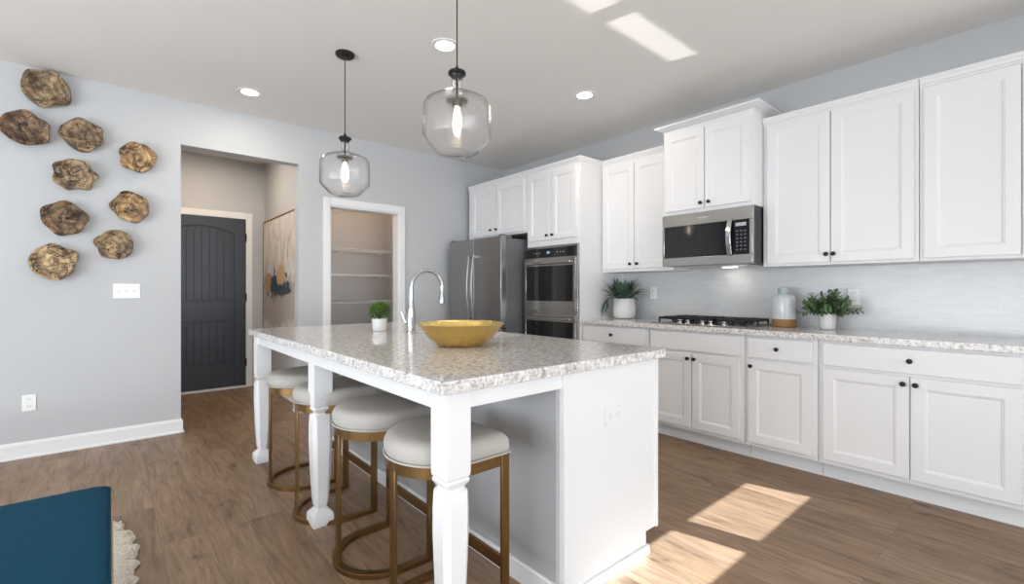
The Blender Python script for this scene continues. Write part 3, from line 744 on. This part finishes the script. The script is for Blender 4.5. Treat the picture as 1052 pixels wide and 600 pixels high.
# ------------------------------------------------------------------ painting in the hall (leans on the right wall)
PY0, PY1, PZ0, PZ1 = 5.06, 6.42, .68, 2.03
org = Vector((1.445, (PY0+PY1)/2, PZ0)); pt = thing('painting', 'large abstract flower painting in a thin bronze frame on the hall wall', 'painting', org)
b = MB(org); f0 = .016
b.box(1.44, 1.478, PY0, PY0+f0, PZ0, PZ1); b.box(1.44, 1.478, PY1-f0, PY1, PZ0, PZ1); b.box(1.44, 1.478, PY0+f0, PY1-f0, PZ0, PZ0+f0); b.box(1.44, 1.478, PY0+f0, PY1-f0, PZ1-f0, PZ1)
b.build('frame', mat('bronze_frame', (.22, .12, .05), .45, .3), pt, .002)
def painting_mat():
    m = mat('abstract_painting', rough=.6)
    tc = N(m, 'ShaderNodeTexCoord'); sep = N(m, 'ShaderNodeSeparateXYZ'); L(m, tc.outputs['Object'], sep.inputs[0])
    cmb = N(m, 'ShaderNodeCombineXYZ'); L(m, sep.outputs[1], cmb.inputs[0]); L(m, sep.outputs[2], cmb.inputs[1]); vec = cmb.outputs[0]
    mp = N(m, 'ShaderNodeMapping'); mp.inputs['Scale'].default_value = (2.6, 1.0, 1); L(m, vec, mp.inputs[0])
    c = ramp(m, noise(m, mp.outputs[0], 2.2, 5, .6, .8), [(.30, (.36, .27, .20)), (.38, (.50, .43, .36)), (.47, (.64, .60, .55)), (.60, (.70, .67, .63)), (.70, (.47, .47, .48))])
    mp2 = N(m, 'ShaderNodeMapping'); mp2.inputs['Scale'].default_value = (3, .8, 1); mp2.inputs['Location'].default_value = (3, 1, 0); L(m, vec, mp2.inputs[0])
    c = mix(m, ramp(m, noise(m, mp2.outputs[0], 3, 3, .5, .5), [(.62, (0, 0, 0)), (.68, (.8, .8, .8))]), c, (.42, .26, .13))
    def blob(cy, cz, ry, rz, seed, soft=.35, nz=.5):
        d = N(m, 'ShaderNodeMapping'); d.inputs['Location'].default_value = (-cy/ry, -cz/rz, 0); d.inputs['Scale'].default_value = (1/ry, 1/rz, 1); L(m, vec, d.inputs[0])
        ln = N(m, 'ShaderNodeVectorMath', operation='LENGTH'); L(m, d.outputs[0], ln.inputs[0])
        n_ = noise(m, vec, 7+seed, 4, .6, 1); a = N(m, 'ShaderNodeMath', operation='MULTIPLY_ADD'); L(m, n_, a.inputs[0]); a.inputs[1].default_value = nz*2; a.inputs[2].default_value = -nz
        s_ = N(m, 'ShaderNodeMath', operation='ADD'); L(m, ln.outputs['Value'], s_.inputs[0]); L(m, a.outputs[0], s_.inputs[1])
        return ramp(m, s_.outputs[0], [(.8, (1, 1, 1)), (.8+soft*.5, (0, 0, 0))])
    c = mix(m, blob(0, .38, 1.2, .30, 1, .6, .8), c, (.46, .40, .36))
    c = mix(m, blob(.06, .56, .50, .15, 3, .3, 1.5), c, (.035, .05, .065))
    c = mix(m, blob(.45, .60, .16, .13, 5), c, (.42, .25, .13))
    c = mix(m, blob(-.10, .68, .20, .13, 2, .4, .4), c, (.56, .38, .23))
    c = mix(m, blob(.25, .74, .07, .09, 9), c, (.45, .55, .68))
    c = mix(m, blob(-.30, .50, .22, .04, 4, .3, .6), c, (.05, .07, .09))
    L(m, c, B(m).inputs['Base Color']); return m
MB(org).box(1.446, 1.474, PY0+f0, PY1-f0, PZ0+f0, PZ1-f0).build('canvas', painting_mat(), pt)

# ------------------------------------------------------------------ wooden wall discs
DISCS = [ # x, z, half width, half height, tilt, kind, label
 (-.345, 2.625, .130, .118, .25, 0, 'carved burl-wood wall disc at the very top of the group, touching the ceiling line'),
 (-.450, 2.320, .128, .105, -.1, 1, 'split burl-wood wall disc with a long black crack, upper left beside the wall edge'),
 (-.155, 2.335, .125, .103, .15, 0, 'oval burl-wood wall disc in the second row, right of the cracked disc'),
 (.165, 2.230, .118, .100, .2, 2, 'golden burl-wood wall disc farthest right, closest to the hall opening'),
 (-.197, 2.035, .120, .103, 0, 3, 'knobbly burl-wood wall disc in the middle with lobed star-like edge'),
 (.122, 1.835, .115, .105, -.15, 2, 'striped burl-wood wall disc right of centre, above the lowest right disc'),
 (-.250, 1.710, .125, .108, .1, 1, 'darkest burl-wood wall disc, left of centre in the lower half'),
 (.028, 1.535, .112, .100, 0, 0, 'rounded burl-wood wall disc lowest on the right, above the light switch'),
 (-.306, 1.390, .128, .112, -.05, 4, 'pale burl-wood wall disc with jagged dark notch, lowest of the group')]
KC = [((.36, .25, .14), (.09, .06, .038)), ((.27, .17, .09), (.045, .028, .018)), ((.50, .33, .16), (.11, .06, .03)), ((.38, .27, .16), (.10, .07, .045)), ((.56, .41, .23), (.12, .07, .035))]
for i, (x, z, hw, hh, tl, k, lb) in enumerate(DISCS):
    rnd = random.Random(i*7+3); ph = [rnd.uniform(0, 6.28) for _ in range(7)]
    am = [0, .020, .028, .032, .030, .028, .022]; hh *= 1.14; tl *= .45
    if k == 3: am = [0, .015, .02, .03, .03, .03, .07]
    t = thing('wooden_wall_disc', lb, 'wall decoration', (x, YB, z), 0, 'burl-wood discs on the grey wall'); 
    nA = 60; nR = 9
    def rr(a): return 1+sum(am[j]*math.sin((j+1)*a+ph[j]) for j in range(1, 7))
    b = MB(); rings = []
    prof = [(.45, -.002), (.80, -.030), (.97, -.058), (1.0, -.070), (.97, -.078), (.85, -.073), (.65, -.062), (.45, -.054), (.28, -.050), (.14, -.049), (.02, -.052)]
    for q, (s_, dep) in enumerate(prof):
        ring_ = []
        for j in range(nA):
            a = 2*PI*j/nA; R2 = rr(a)*s_
            wob = (.010*math.sin(3*a+ph[2])+.006*math.sin(7*a+ph[5]))*min(1, s_)*(1 if q > 1 else 0)
            gro = 0
            if k in (1, 4) and s_ < .99 and q > 3:      # a split across the face
                dd_ = abs(math.sin(a-tl)*R2); gro = .016*max(0, 1-dd_/.09)*(1 if math.cos(a-tl) > -.4 else .2)
            px, pz = math.cos(a)*hw*R2, math.sin(a)*hh*R2
            px, pz = px*math.cos(tl)-pz*math.sin(tl), px*math.sin(tl)+pz*math.cos(tl)
            ring_.append((px, dep+wob+gro, pz))
        rings.append(ring_)
    b.loft(rings)
    b.build('wood_slab', burl('burl_wood_%s' % 'abcdefghi'[i], *KC[k], i*1.3+.4), t, smooth=60)

# ------------------------------------------------------------------ plants, pots, canister
def blade(b, p, d, up, ln, wd, droop=.3, n=6, fold=.25):
    """pointed leaf: starts at p towards d, bending down"""
    p = Vector(p); d = Vector(d).normalized(); side = d.cross(Vector((0, 0, 1)))
    if side.length < .1: side = Vector((1, 0, 0))
    side.normalize(); rows = []
    for i in range(n+1):
        t = i/n; wdt = wd*math.sin(PI*min(1, .12+t*.88))**.8*.5
        c = p.copy(); nrm = side.cross(d).normalized()
        rows.append((c-side*wdt+nrm*wdt*fold, c, c+side*wdt+nrm*wdt*fold))
        p = p+d*(ln/n); d = (d+Vector((0, 0, -droop/n))).normalized()
    vs = [[b.bm.verts.new(Vector(q)) for q in r] for r in rows]
    for A_, B_ in zip(vs, vs[1:]):
        b.bm.faces.new((A_[0], A_[1], B_[1], B_[0])); b.bm.faces.new((A_[1], A_[2], B_[2], B_[1]))
def pot(name, label, loc, prof, m=None):
    t = thing(name, label, 'plant', loc)
    MB().lathe(prof, (0, 0, 0), 36).build('pot', m or M['ceramic'], t, smooth=40)
    return t
# trailing plant left of the cooktop
t = pot('potted_plant', 'trailing dark green long-leaved plant in a white pot beside the oven cabinet', (3.755, 2.69, .9145),
        [(.03, 0), (.080, 0), (.096, .010), (.106, .045), (.107, .09), (.102, .145), (.095, .192), (.089, .194), (.087, .186), (.09, .16), (.04, .155)])
MB().lathe([(.088, .170), (.01, .176)], (0, 0, 0), 24).build('soil', M['soil'], t)
b = MB(); rnd = random.Random(11)
for i in range(120):
    a = rnd.uniform(0, 2*PI); e = rnd.uniform(.38, 1.45); r0 = rnd.uniform(0, .07)
    d = Vector((math.cos(a)*math.cos(e), math.sin(a)*math.cos(e), math.sin(e)))
    if d.x > .1: d.x *= .45
    if d.y > .1: d.y *= .5
    ln = rnd.uniform(.17, .29)*(1.0 if e < .9 else .8)
    blade(b, (math.cos(a)*r0, math.sin(a)*r0, .175), d, None, ln, rnd.uniform(.018, .032), rnd.uniform(.35, 1.25), 7)
for i in range(9):
    a = PI*.62+rnd.uniform(-.5, .5); d = Vector((math.cos(a)*.8, math.sin(a)*.8, .35)); 
    blade(b, (math.cos(a)*.07, math.sin(a)*.07, .19), d, None, rnd.uniform(.22, .30), .022, 4.2, 9)
for v_ in b.bm.verts: v_.co.x = min(v_.co.x, .195-.01*math.sin(v_.co.z*60)**2); v_.co.y = min(v_.co.y, .165-.02*math.sin(v_.co.z*40)**2); v_.co.z = max(v_.co.z, .004)
b.build('foliage', M['leaf'], t, smooth=True)

def sprig(b, bs_, p0, d, ln, rnd, nl, lw, ll, droop=.2, upright=.5):
    """curved twig with pairs of little leaves"""
    p = Vector(p0); d = Vector(d).normalized(); P = [p.copy()]; n = nl
    for i in range(n):
        p = p+d*(ln/n); d = (d+Vector((rnd.uniform(-.12, .12), rnd.uniform(-.12, .12), -droop/n+rnd.uniform(-.08, .08)))).normalized(); P.append(p.copy())
        if i >= 1:
            for s_ in (0, 1):
                ang = rnd.uniform(0, 2*PI); side = d.orthogonal().normalized(); side.rotate(Matrix.Rotation(ang, 3, d))
                blade(b, p, (d*upright+side*.9+Vector((0, 0, .15))), None, ll*rnd.uniform(.75, 1.15), lw*rnd.uniform(.8, 1.2), .3, 4)
    bs_.tube(P, [.0022*(1-.6*i/len(P)) for i in range(len(P))], 5)
# small leafy plant right of the canister
t = pot('potted_plant', 'bushy small-leaved green plant in a small white pot beside the ceramic canister', (3.775, 1.015, .9145),
        [(.02, 0), (.040, 0), (.047, .006), (.051, .05), (.052, .105), (.051, .122), (.046, .122), (.044, .104), (.01, .10)])
MB().lathe([(.044, .105), (.01, .108)], (0, 0, 0), 24).build('soil', M['soil'], t)
b = MB(); b2 = MB(); rnd = random.Random(5)
for i in range(88):
    side = 1 if i % 2 else -1          # two lobes along Y
    a = rnd.uniform(0, 2*PI); e = rnd.uniform(.2, 1.2)
    d = Vector((math.cos(a)*math.cos(e)*.7-.15, math.sin(a)*math.cos(e)*.7+side*.50, math.sin(e)*.95))
    sprig(b, b2, (rnd.uniform(-.03, .03), rnd.uniform(-.03, .03), .10), d, rnd.uniform(.10, .18), rnd, 7, .019, .038, .55)
b.build('foliage', M['leaf2'], t, smooth=True); b2.build('stems', M['stem'], t)
# boxwood ball on the island
t = pot('potted_plant', 'little round boxwood ball in a small white pot on the island granite', (1.365, 2.935, .9145),
        [(.02, 0), (.040, 0), (.044, .003), (.050, .078), (.050, .082), (.046, .082), (.044, .07), (.01, .07)])
b = MB(); rnd = random.Random(8); b2 = MB()
for i in range(520):
    z_ = rnd.uniform(-.55, 1); a = rnd.uniform(0, 2*PI); q = math.sqrt(1-z_*z_); n_ = Vector((q*math.cos(a), q*math.sin(a), z_))
    R1 = rnd.uniform(.035, .068); p = Vector((0, 0, .125))+Vector((n_.x*R1*1.05, n_.y*R1*1.05, n_.z*R1*.85))
    d = (n_+Vector((rnd.uniform(-.8, .8), rnd.uniform(-.8, .8), rnd.uniform(-.4, .8)))).normalized()
    blade(b, p, d, None, rnd.uniform(.016, .026), rnd.uniform(.010, .015), .4, 3)
b.build('foliage', M['box'], t, smooth=True)
for i in range(14):
    a = rnd.uniform(0, 2*PI); b2.tube([(0, 0, .068), (.02*math.cos(a), .02*math.sin(a), .11), (.04*math.cos(a), .04*math.sin(a), rnd.uniform(.11, .16))], .002, 5)
b2.build('stems', M['stem'], t)
# canister
t = thing('ceramic_canister', 'white glazed ceramic jar with bare tan clay base standing right of the cooktop', 'canister', (3.80, 1.30, .9145))
MB().lathe([(.02, 0), (.074, 0), (.080, .006), (.081, .058), (.081, .0585)], (0, 0, 0), 40).build('clay_base', mat('tan_clay', (.30, .155, .06), .6), t, smooth=40)
MB().lathe([(.081, .0585), (.0815, .061), (.0815, .205), (.078, .220), (.066, .233), (.045, .241), (.036, .243), (.01, .243)], (0, 0, 0), 40).build('glazed_body', mat('white_glaze', (.62, .65, .67), .15), t, smooth=50)
MB().lathe([(.034, .242), (.037, .250), (.037, .276), (.039, .284), (.036, .291), (.028, .291), (.026, .255), (.004, .253)], (0, 0, 0), 32).build('neck', mat('blue_grey_glaze', (.42, .48, .50), .2), t, smooth=40)

# ------------------------------------------------------------------ bench and sheepskin at the lower left
def rrect(x0, x1, y0, y1, z, r, n=6):
    out = []
    for cx_, cy_, a0 in ((x1-r, y1-r, 0), (x0+r, y1-r, PI/2), (x0+r, y0+r, PI), (x1-r, y0+r, 1.5*PI)):
        for i in range(n+1):
            a = a0+PI/2*i/n; out.append((cx_+r*math.cos(a), cy_+r*math.sin(a), z))
    return out
org = Vector((-.56, 1.75, 0)); t = thing('upholstered_bench', 'low bench with deep teal-blue fabric seat at the lower left corner', 'bench', org, .0)
X0_, X1_, Y0_, Y1_ = -1.12, .0, 1.18, 2.325
rings = []
for z, ins in ((.345, .010), (.350, .002), (.365, 0), (.440, 0), (.452, .004), (.458, .012), (.461, .03), (.463, .10)):
    rings.append(rrect(X0_+ins, X1_-ins, Y0_+ins, Y1_-ins, z, .045-.2*min(ins, .04)))
b = MB(org).loft(rings); b.build('seat_cushion', M['blue'], t, smooth=50)
MB(org).tube(rrect(X0_, X1_, Y0_, Y1_, .449, .045)+[rrect(X0_, X1_, Y0_, Y1_, .449, .045)[0]], .0035, 6).build('piping', M['blue'], t, smooth=True)
MB(org).loft([rrect(X0_-.006, X1_+.008, Y0_-.006, Y1_+.0, z, .05) for z in (.29, .345)]).build('wood_frame', M['oak'], t, .003)
for x in (X0_+.07, X1_-.09):
    for y in (Y0_+.07, Y1_-.10):
        MB(org).loft([octa(x, y, .034 if (x > -.5 and y > 2) else 0, .016, .004), octa(x, y, .29, .026, .006)]).build('leg', M['oak'], t)
t = thing('sheepskin_rug', 'cream sheepskin rug with scalloped curly edge on the floor beside the blue bench', 'rug', (-.42, 2.55, 0))
rnd = random.Random(2)
b = MB(); rings = []; nA = 150
def rugr(a):
    base = (abs(math.cos(a)/.50)**4+abs(math.sin(a)/.70)**4)**(-.25)
    return base*(1+.018*math.sin(23*a+1)+.012*math.sin(41*a)+.02*math.sin(5*a))
for s_, z in ((1.0, .001), (1.012, .012), (.99, .024), (.93, .034), (.85, .036), (.70, .034), (.5, .036), (.3, .034), (.1, .035)):
    rings.append([(rugr(2*PI*j/nA)*s_*math.cos(2*PI*j/nA), rugr(2*PI*j/nA)*s_*math.sin(2*PI*j/nA), z+(.005*math.sin(j*1.7+s_*40) if z > .01 else 0)) for j in range(nA)])
b.loft(rings); rg = b.build('pelt', M['fur'], t, smooth=True)
b = MB()
for i in range(3600):        # curly locks towards the visible rim
    a = rnd.uniform(-1.2, 1.4); s_ = rnd.uniform(.55, .975); r_ = rugr(a)*s_
    d = Vector((math.cos(a)+rnd.uniform(-.6, .6), math.sin(a)+rnd.uniform(-.6, .6), rnd.uniform(.3, 1.1)))
    blade(b, (r_*math.cos(a), r_*math.sin(a), .026), d, None, rnd.uniform(.010, .018), .009, 2.2, 4)
b.build('wool_locks', M['fur'], t, smooth=True)['kind'] = 'stuff'
